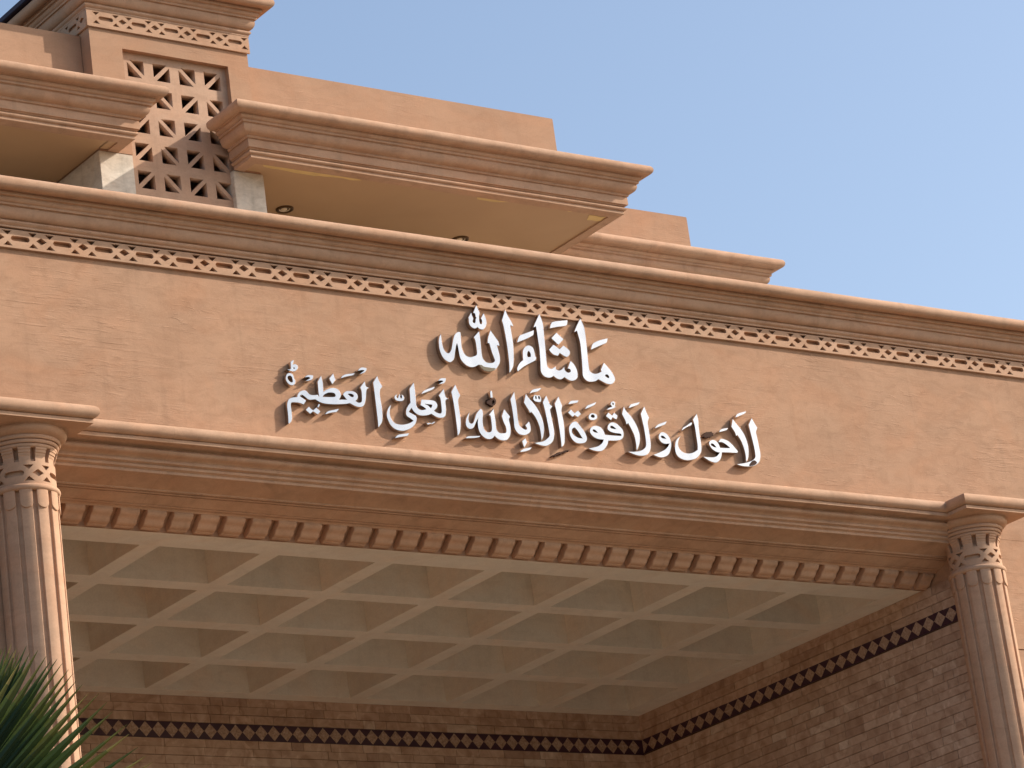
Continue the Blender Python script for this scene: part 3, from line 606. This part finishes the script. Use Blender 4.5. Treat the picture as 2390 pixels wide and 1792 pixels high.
# ------------------------------------------------------------------ columns
YC = -.04
def wrap(mb, cx, cy, pts, r0, r1, a0, steps=None):
    """polygon given in (angle deg, z) extruded radially from r0 to r1; pts order counter-clockwise seen from outside"""
    n = len(pts)
    vs = []
    for r in (r0, r1):
        for a, z in pts:
            t = R(a0 + a); vs.append((cx + r * math.cos(t), cy + r * math.sin(t), z))
    fs = [tuple(range(n, 2 * n))] + [(i, (i + 1) % n, (i + 1) % n + n, i + n) for i in range(n)]
    mb.add(vs, fs)
def make_column(xc, label, turn):
    root = empty('column', (xc, YC, 0), label, 'column', 'fluted columns flanking the porch')
    NR = 12; CAMA = math.degrees(math.atan2(-.788, -.616))
    off = CAMA + 11
    # fluted shaft
    mb = MB(); ang = []
    for k in range(NR):
        c = off + k * 30
        for a, r in ((-11.2, .232), (-10.6, .2505), (-9.6, .2535), (-5, .2545), (0, .255), (5, .2545), (9.6, .2535), (10.6, .2505), (11.2, .232), (15, .229)):
            ang.append((c + a, r))
    zs = [0, .4, 3, 6, 7.5, 8.5, 9.2, 9.6, 9.95]
    n = len(ang); vs = []
    for z in zs:
        for a, r in ang:
            rr = r + noise.noise((xc + math.cos(R(a)), z * 3, math.sin(R(a)) * 2)) * .0012
            vs.append((xc + rr * math.cos(R(a)), YC + rr * math.sin(R(a)), z))
    fs = []
    for i in range(len(zs) - 1):
        for j in range(n):
            fs.append((i * n + j, i * n + (j + 1) % n, (i + 1) * n + (j + 1) % n, (i + 1) * n + j))
    mb.add(vs, fs)
    shaft = mb.build('shaft', COLM, root, 25)
    # rounded tongues under the ring
    mb = MB()
    for k in range(NR):
        pts = []
        hw = 11.0; zt, zb = 9.945, 9.835
        rz = .042
        bot = [(-hw * math.cos(R(a)), zb - rz * math.sin(R(a))) for a in range(0, 181, 15)]
        pts = bot + [(hw, zt), (hw * .5, zt), (0, zt), (-hw * .5, zt), (-hw, zt)]
        # strips so the face follows the round of the shaft
        cols = [-hw, -hw * .96, -hw * .87, -hw * .7, -hw * .5, -hw * .25, 0, hw * .25, hw * .5, hw * .7, hw * .87, hw * .96, hw]
        low_ = [zb - rz * math.sqrt(max(0, 1 - (c / hw) ** 2)) for c in cols]
        vs = []; fs = []; c0 = off + k * 30
        for c, zl in zip(cols, low_):
            t = R(c0 + c); e = abs(c / hw)
            ro = .2665 - .004 * e ** 4
            for r, z in ((.244, zl), (ro - .003, zl), (ro, zl + .004), (ro, zt)):
                vs.append((xc + r * math.cos(t), YC + r * math.sin(t), z))
        for i in range(len(cols) - 1):
            for j in range(3): fs.append((i * 4 + j, (i + 1) * 4 + j, (i + 1) * 4 + j + 1, i * 4 + j + 1))
        L = len(cols) - 1
        t0, t1 = R(c0 - hw), R(c0 + hw)
        q = len(vs)
        vs += [(xc + .244 * math.cos(t0), YC + .244 * math.sin(t0), zt), (xc + .244 * math.cos(t1), YC + .244 * math.sin(t1), zt)]
        fs += [(0, 1, 2, 3, q), (L * 4, q + 1, L * 4 + 3, L * 4 + 2, L * 4 + 1)]
        mb.add(vs, fs)
    mb.build('tongue_collar', COLM, root, 30)
    # ring
    mb = MB(); lathe(mb, [(.235, 9.938)] + arc(.252, 9.964, .027, -95, 95, 10) + [(.24, 9.993)], xc, YC, 72)
    mb.build('ring', COLM, root, 50)
    # ornamented neck band, bent round the column
    rad = .252; L = 2 * math.pi * rad; per = L / 4
    ph = math.radians(-90 + turn) * rad % per + per / 2
    z0, z1 = 9.985, 10.172
    H = []
    for k in range(5):
        xs_ = ph + (k - 1) * per
        sc = 1.0
        for it in frieze_holes(sc, xs_ - per * .49, xs_ + per * 1.2, per, (z0 + z1) / 2, xs_)[:6]:
            H.append(it)
    x_lo = 0.0
    seen = set(); HH = []
    for it in H:
        cxm = sum(p[0] for p in it) / len(it); czm = sum(p[1] for p in it) / len(it)
        key = (round(cxm, 3), round(czm, 3))
        if key in seen: continue
        seen.add(key)
        if min(p[0] for p in it) > .004 and max(p[0] for p in it) < L - .004: HH.append(it)
    me = plate([[(0, z0), (L, z0), (L, z1), (0, z1)]] + HH, .028, .001)
    bm = bmesh.new(); bm.from_mesh(me)
    for k in range(1, 60):
        bmesh.ops.bisect_plane(bm, geom=list(bm.verts) + list(bm.edges) + list(bm.faces), plane_co=(L * k / 60, 0, 0), plane_no=(1, 0, 0))
    for v in bm.verts:
        t = v.co.x / rad; r = rad - .014 + v.co.z
        v.co = Vector((xc + r * math.cos(t), YC + r * math.sin(t), v.co.y))
    bm.to_mesh(me); bm.free()
    link_mesh('neck_band', me, COLM, root, 25)
    mb = MB(); lathe(mb, [(.224, 9.95), (.224, 10.2)], xc, YC, 48); mb.build('neck_core', COLM, root, 50)
    # block course above the band
    mb = MB(); lathe(mb, [(.195, 10.165), (.20, 10.20), (.215, 10.29)], xc, YC, 48)
    for k in range(NR):
        c0 = off + k * 30 + 3
        P = [(.197, 10.172), (.249, 10.172), (.250, 10.215), (.257, 10.226), (.258, 10.240), (.265, 10.244), (.268, 10.262), (.275, 10.268), (.277, 10.283), (.205, 10.284)]
        S = [-10.5, -7, -3.5, 0, 3.5, 7, 10.5]
        vs = []; fs = []; n = len(P)
        for s in S:
            for r, z in P: vs.append((xc + r * math.cos(R(c0 + s)), YC + r * math.sin(R(c0 + s)), z))
        for i in range(len(S) - 1):
            for j in range(n): fs.append((i * n + j, (i + 1) * n + j, (i + 1) * n + (j + 1) % n, i * n + (j + 1) % n))
        fs += [tuple(reversed(range(n))), tuple(range((len(S) - 1) * n, len(S) * n))]
        mb.add(vs, fs)
    mb.build('block_course', COLM, root, 30)
    # bell
    P = [(.20, 10.284)] + arc(.262, 10.301, .018, -90, 70, 6) + arc(.276, 10.332, .019, -60, 72, 6) + arc(.294, 10.363, .019, -60, 60, 6) + \
        [(.306, 10.381), (.322, 10.386), (.342, 10.394), (.358, 10.408), (.366, 10.424), (.366, 10.438), (.360, 10.448), (.362, 10.455), (.376, 10.461), (.40, 10.464)]
    mb = MB(); lathe(mb, P, xc, YC, 80); mb.build('capital_bell', COLM, root, 35)
    # abacus
    hw = .44
    AP = [(-.2, 10.462), (-.02, 10.462), (-.02, 10.492), (-.034, 10.497)] + arc(-.03, 10.552, .0545, -80, 95, 12) + [(-.2, 10.607)]
    sweep('abacus', AP, [(xc - hw, YC + hw), (xc - hw, YC - hw - .01), (xc + hw, YC - hw - .01), (xc + hw, YC + hw)], COLM, root, 0, 5)
    mb = MB(); mb.box(xc - hw + .03, xc + hw - .03, YC - hw + .02, YC + .03, 10.466, 10.598); mb.build('abacus_core', COLM, root, None)
    return root
make_column(-4.943, 'fluted column left of the porch opening, beside the palm leaves', -1)
make_column(5.213, 'fluted column right of the porch opening, in front of the brick side wall', -5)

# ------------------------------------------------------------------ tower with pierced screen
T = 1.30
TX0, TX1 = -3.15, -1.505
tow = empty('tower', (-2.33, T, 12.56), 'square rooftop tower with a pierced star pattern screen and carved frieze', 'tower')
mb = MB()
mb.box(TX0, -2.826, T, 4.6, 13.742, 14.94); mb.box(-1.728, TX1, T, 4.6, 13.742, 14.94)
mb.box(-2.826, -1.728, T, 4.6, 14.775, 14.94); mb.box(TX0, TX1, T + .002, 4.6, 14.94, 15.12)
mb.build('tower_wall', UPPER, tow, None)
for x0, x1 in ((TX0 - .015, -2.826), (-1.795, TX1 + .028)):
    mb = MB(); mb.box(x0, x1, T + .004, 4.6, 12.55, 13.74); mb.build('pier', RAW, tow, None, .004)
# screen
H = []
pat = ['\\/\\/', '/\\/\\', '/\\/\\', '/\\/\\', '/\\/\\', '/\\/\\', '/\\/\\']
for r_ in range(7):
    for c_ in range(4):
        x0 = -2.757 + .2655 * c_; z1 = 14.708 - .2695 * r_; s = .168; d = .026
        x1 = x0 + s; z0 = z1 - s
        if pat[r_][c_] == '\\':
            H.append([(x0 + d, z1), (x1, z1), (x1, z0 + d)]); H.append([(x0, z1 - d), (x0, z0), (x1 - d, z0)])
        else:
            H.append([(x0, z1), (x1 - d, z1), (x0, z0 + d)]); H.append([(x1, z1 - d), (x1, z0), (x0 + d, z0)])
me = plate([[(-2.83, 12.56), (-1.722, 12.56), (-1.722, 14.785), (-2.83, 14.785)]] + H, .09, .002)
me.transform(Matrix.Translation((0, T + .10, 0)) @ FRONT)
link_mesh('screen', me, SCREEN, tow, None)
mb = MB(); mb.add([(-2.83, T + .62, 12.56), (-1.70, T + .62, 12.56), (-1.70, T + .62, 14.8), (-2.83, T + .62, 14.8)], [(0, 1, 2, 3)])  # dark sheet stands in for the shade inside the tower
mb.build('screen_shade_sheet', INNER_SHADE, tow, None)
frieze('frieze', TX0 - .022, TX1 + .02, 14.936, 15.112, .875, .335, -2.642, .022, Matrix.Translation((0, T - .011, 0)) @ FRONT, TRIM, tow)
LEFT = Matrix(((0, 0, -1, 0), (-1, 0, 0, 0), (0, 1, 0, 0), (0, 0, 0, 1)))   # plate x -> -Y, y -> Z, z -> -X
frieze('frieze', -4.5, -T - .002, 14.936, 15.112, .875, .335, -T - .24, .022, Matrix.Translation((TX0 - .011, 0, 0)) @ LEFT, TRIM, tow)
tpath = [(TX0, 4.6), (TX0, T), (TX1, T), (TX1, 4.6)]
sweep('cornice', [(q * .86 + .014, z * .97 + 15.10) for q, z in MAINP[:-1]] + [(-.3, 15.447)], tpath, TRIM, tow, .0016, .12)
mb = MB(); mb.box(TX0 - .245, TX1 + .22, T - .22, 4.8, 15.444, 15.50); mb.build('roof_membrane', FLASH, tow, None, .006)

# ------------------------------------------------------------------ roof canopies
CANP = [(-.11, .018), (-.11, 0), (-.004, 0), (.0, .004), (.0, .024), (-.004, .028), (-.002, .034), (.012, .036), (.020, .044), (.022, .052), (.016, .062), (.006, .066), (.008, .074),
        (.016, .076), (.018, .086), (.036, .088), (.036, .160), (.030, .164), (.032, .170), (.044, .172), (.050, .180), (.047, .188), (.050, .195), (.062, .198), (.080, .204), (.097, .216), (.108, .234),
        (.114, .256), (.114, .270), (.109, .276), (.111, .283), (.128, .286), (.131, .302), (.127, .308), (.140, .313), (.150, .323), (.154, .337), (.150, .344), (.152, .350), (.164, .352)] + \
       arc(.192, .402, .051, -118, 100, 14) + [(.13, .453), (-.5, .455)]
def canopy(label, path, z, slab, parapet, zpar, lower=0):
    root = empty('roof_canopy', (sum(p[0] for p in path) / len(path), path[1][1], z), label, 'canopy', 'stepped roof canopies above the porch')
    sweep('cornice', [(q, zz + z) for q, zz in CANP], path, TRIM, root, .0018, .12)
    mb = MB()
    for b in slab: mb.box(b[0], b[1], b[2], b[3], z + .016, z + .44)
    mb.build('soffit', SOFFIT, root, None)
    mb = MB()
    for b in parapet: mb.box(b[0], b[1], b[2], b[3], z + .40, zpar)
    mb.build('parapet', UPPER, root, None, .008)
    return root
cr = canopy('large right canopy with yellow soffit and two recessed lights beside the tower', [(-1.79, 1.295), (-1.79, 1.0), (2.42, 1.0), (2.42, 5.5)], 13.74,
            [(-1.70, 2.33, 1.09, 5.4)], [(TX1 + .001, 2.08, 1.45, 1.67), (1.86, 2.08, 1.67, 5.3)], 14.895)
cl = canopy('left canopy cut off by the picture edge, in shade left of the tower', [(-9.0, 1.0), (-2.97, 1.0), (-2.97, 1.295)], 13.74,
            [(-9.0, -3.16, 1.09, 5.4), (-3.17, -3.06, 1.09, 1.295)], [(-9.0, TX0 - .001, 1.45, 1.67)], 14.915)
c3 = canopy('lower canopy on the far right, stepping down behind the large one', [(1.5, 2.35), (5.19, 2.35), (5.19, 6.5)], 13.635,
            [(1.5, 5.1, 2.44, 6.4)], [(1.5, 4.797, 2.80, 3.02), (4.577, 4.797, 3.02, 6.3)], 14.755)
mb = MB()
for pts in ([(-1.62, 1.10), (-1.3, 1.095), (-.9, 1.10), (-.62, 1.105), (-.52, 1.14), (-.62, 1.17), (-.85, 1.165), (-1.0, 1.20), (-1.3, 1.19), (-1.55, 1.17)],
            [(.75, 1.10), (1.15, 1.10), (1.22, 1.125), (1.1, 1.15), (.95, 1.19), (.8, 1.17)], [(1.75, 1.10), (2.1, 1.10), (2.08, 1.13), (1.85, 1.135)], [(2.12, 1.16), (2.3, 1.14), (2.31, 1.24), (2.16, 1.26)]):
    vs = []
    n = len(pts); cxx = sum(p[0] for p in pts) / n; cyy = sum(p[1] for p in pts) / n
    P2 = []
    for i in range(n):
        a, b = Vector(pts[i]), Vector(pts[(i + 1) % n])
        for t in (0, .33, .66):
            c = a.lerp(b, t); w = noise.noise((c.x * 9, c.y * 9, 3)) * .022
            P2.append((c.x + w, max(1.094, c.y + w)))
    mb = MB(); mb.add([(x_, y_, 13.7525) for x_, y_ in P2], [tuple(reversed(range(len(P2))))])
    mb.build('filler_patch', PATCH, cr, None)
# wall behind the terrace
mb = MB(); mb.box(-9, 4.4, 4.9, 5.1, 12.55, 13.8); mb.build('terrace_wall', SOFFIT, bld, None)

# downlights in the soffit
def downlight(x, y, z, label):
    root = empty('downlight', (x, y, z), label, 'ceiling light', 'recessed lights in the canopy soffit')
    mb = MB(); lathe(mb, [(.052, 0 + z - .004), (.058, z - .014), (.072, z - .018), (.082, z - .012), (.084, z)], x, y, 40); mb.build('trim_ring', BRONZE, root, 40)
    mb = MB(); lathe(mb, [(.052, z - .004), (.049, z - .009), (.042, z - .004)], x, y, 40); mb.build('inner_ring', LAMPG, root, 40)
    mb = MB(); lathe(mb, [(.042, z - .004), (.036, z - .001), (.001, z - .001)], x, y, 40); mb.build('reflector', BRONZE, root, 40)
    mb = MB(); lathe(mb, [(.001, z - .014), (.018, z - .013), (.028, z - .008), (.03, z - .002)], x - .004, y + .004, 32); mb.build('lamp', LAMPG, root, 40)
downlight(-.843, 1.955, 13.756, 'round recessed downlight nearest the tower in the yellow soffit')
downlight(1.221, 2.06, 13.756, 'round recessed downlight half hidden behind the big cornice')

# ------------------------------------------------------------------ metal lettering
def parse(s):
    P = []
    for t in s.split():
        c = t.endswith('*'); a, b = t.rstrip('*').split(','); P.append((int(a) / 1000, 11 + int(b) / 1000, c))
    return P
def smooth(P):
    n = len(P); out = []
    for i in range(n):
        p0, p1, p2, p3 = P[i - 1], P[i], P[(i + 1) % n], P[(i + 2) % n]
        a, b = Vector(p1[:2]), Vector(p2[:2]); d = (b - a)
        t1 = d if p1[2] else (b - Vector(p0[:2])) * .5
        t2 = d if p2[2] else (Vector(p3[:2]) - a) * .5
        L = d.length
        for t in (t1, t2):
            if t.length > 1.3 * L: t *= 1.3 * L / t.length
        k = 1 if (p1[2] and p2[2]) else max(2, min(6, int(L / .008)))
        for j in range(k):
            s = j / k
            h = (2 * s ** 3 - 3 * s * s + 1) * a + (s ** 3 - 2 * s * s + s) * t1 + (-2 * s ** 3 + 3 * s * s) * b + (s ** 3 - s * s) * t2
            out.append((h.x, h.y))
    return out
WORDS = {
    'masha': 'right word of the upper line of steel calligraphy, with three dots and a small hamza',
    'allah': 'left word of the upper line of steel calligraphy, topped by a pointed double loop mark',
    'la': 'rightmost word of the lower calligraphy line, leaning strokes with a rusty foot',
    'hawl': 'steel word with a deep bowl and rusty top mark, second from right in lower line',
    'wala': 'steel word left of the deep bowl, a comma shape beside two crossing strokes',
    'quwwa': 'steel word of two looped letters under paired dots, left of the crossed strokes',
    'illa': 'tall upright steel word mid lower line with a broken rusty mark below',
    'billah': 'steel word right of the lone pointed stroke, with a broken ring mark above it',
    'ali': 'steel word with a long sweeping bowl and broken dots beneath, third from the left end',
    'azim': 'leftmost long steel word of the lower line with a tall stroke and hanging tail',
    'stop': 'small steel loop stacked on a ring at the far left end of the lower line',
}
LT = .050
for w, items in GLYPHS.items():
    allp = [p for it in items for p in parse(it[1])]
    bx = sum(p[0] for p in allp) / len(allp); bz = min(p[1] for p in allp)
    root = empty('lettering', (bx, 0, bz), WORDS[w], 'lettering', 'steel calligraphy on the facade')
    for part, out, holes in items:
        sp = [smooth(parse(out))] + [smooth(parse(h)) for h in holes]
        rust = part == 'broken_mark'
        if rust:
            jr = random.Random(len(out)); fine = []
            for q in range(len(sp[0])):
                a, b = Vector(sp[0][q]), Vector(sp[0][(q + 1) % len(sp[0])])
                fine += [tuple(a.lerp(b, t) + Vector((jr.uniform(-.005, .005), jr.uniform(-.006, .006)))) for t in (0, .5)]
            sp[0] = fine
        me = plate(sp, LT * (.55 if rust else 1), .0016)
        me.transform(Matrix.Translation((0, -LT / 2 * (.55 if rust else 1) - .0005, 0)) @ FRONT)
        o = link_mesh(part, me, RUST if rust else [STEEL, RETURN], root, 25)
        if not rust:
            for p in me.polygons: p.material_index = 1 if abs(p.normal.y) < .35 else 0
        if rust: o['label'] = 'broken rusty mark'
    if w == 'la':
        me = plate([smooth(parse(RUSTFOOT))], .004, .001)
        me.transform(Matrix.Translation((0, -LT - .0025, 0)) @ FRONT); link_mesh('rust_patch', me, RUST, root, None)
    if w == 'allah':
        me = plate([smooth(parse(STAIN))], .003, .0005)
        me.transform(Matrix.Translation((0, -LT - .002, 0)) @ FRONT); link_mesh('grime_patch', me, GRIME, root, None)

# ------------------------------------------------------------------ fan palm
def segment(mb, H, d, side, nrm, L, w, droop, tint):
    """one folded leaf blade from hub H along d"""
    K = 12
    vs = []; fs = []
    for k in range(K + 1):
        t = k / K
        c = H + d * (L * t) + Vector((0, 0, -1)) * droop * L * t ** 3
        ww = w * (.4 + .6 * min(1, t / .45)) if t < .70 else w * (1 - (t - .70) / .30)
        ww = max(ww, .0012)
        f = ww * .6
        vs += [c - side * ww / 2, c + nrm * f * .8 , c + side * ww / 2]
    for k in range(K):
        a = k * 3
        for j in (0, 1):
            fs.append((a + j, a + j + 1, a + j + 4, a + j + 3))
    for k in range(K):
        mb.tint = max(.02, min(1, tint + (.10 if k < 7 else .10 + .55 * ((k - 6) / 6) ** 2)))
        mb.add([vs[k * 3 + i] for i in range(6)], [(0, 1, 4, 3), (1, 2, 5, 4)])
HX, HY, HZ = -12.131, -11.446, 3.9966
palm = empty('palm_tree', (HX - .35, HY + .3, 0), 'green fan palm with spiky leaves in front of the left column', 'palm tree')
mb = MB()
TP = Vector((HX - .35, HY + .3, 0))
K = 30
prof = []
for k in range(K + 1):
    z = 3.55 * k / K; prof.append((.19 - .03 * z / 3.5 + (.012 if k % 2 else -.004), z))
lathe(mb, prof, TP.x, TP.y, 20); mb.build('trunk', BARK, palm, 40)
def fan(hub, angs, width, droop, seedn, U, V, N, stalk_from):
    rnd = random.Random(seedn)
    mb = MB()
    for a, L in angs:
        d = U * math.cos(R(a)) + V * math.sin(R(a)); s = -U * math.sin(R(a)) + V * math.cos(R(a))
        nn = (N + d * rnd.uniform(-.05, .05)).normalized()
        segment(mb, hub + N * rnd.uniform(-.006, .006), d, s, nn, L, width * rnd.uniform(.85, 1.15), droop * rnd.uniform(.6, 1.4), rnd.choice((.03, .12, .2, .25, .35)))
    # stalk
    mb.tint = .45
    ax = (hub - stalk_from); 
    sv = ax.cross(N).normalized() * .016
    for i in range(6):
        a = stalk_from + ax * (i / 6); b = stalk_from + ax * ((i + 1) / 6)
        mb.add([a - sv, a + N * .012, a + sv, b - sv, b + N * .012, b + sv], [(0, 1, 4, 3), (1, 2, 5, 4), (2, 0, 3, 5)])
    return mb.build('frond', LEAF, palm, 25)
crown = Vector((TP.x, TP.y, 3.5))
hub = Vector((HX, HY, HZ))
U, V, N = right.copy(), up.copy(), -fwd
meas = [(58.9, 1.187), (57.2, 1.185), (56.1, 1.183), (55.4, 1.198), (54.3, 1.195), (52.8, 1.192), (51.8, 1.188), (50.6, 1.176), (49.4, 1.182), (47.6, 1.171), (46.3, 1.197), (44.3, 1.195),
        (42.5, 1.186), (39.3, 1.196), (37.8, 1.181), (35.1, 1.179), (33.1, 1.183), (31.6, 1.192)]
rnd = random.Random(3)
angs = list(meas)
angs += [(60.6 + 1.9 * k, 1.14 + rnd.uniform(-.03, .03)) for k in range(24)]
angs += [(29.5 - 2.2 * k, 1.17 + rnd.uniform(-.03, .03)) for k in range(28)]
fan(hub, angs, .044, .0, 1, U, V, N, crown)
hub2 = Vector((-11.404, -11.016, 4.785))
m2 = [(77.1, .43), (72.9, .458), (69.8, .447), (65.9, .471), (60.3, .475), (64.8, .389)]
a2 = m2 + [(79 + 4 * k, .45) for k in range(24)] + [(75, .44), (68, .44), (63, .45)]
fan(hub2, a2, .022, .0, 2, U, V, N, crown)
for k in range(9):
    t = 2 * math.pi * k / 9 + 1.2
    dirv = Vector((math.cos(t), math.sin(t), .05 if k % 2 else -.25)).normalized()
    # keep the spare leaves on the far side from the view
    if dirv.dot(right) > -.1: continue
    hb = crown + dirv * .8 + Vector((0, 0, -.6))
    Uv = dirv; Nv = (Vector((0, 0, 1)) - dirv * dirv.z).normalized(); Vv = Nv.cross(Uv).normalized()
    fan(hb, [(-105 + 5 * j, .8) for j in range(43)], .05, .25, 10 + k, Uv, Vv, Nv, crown)
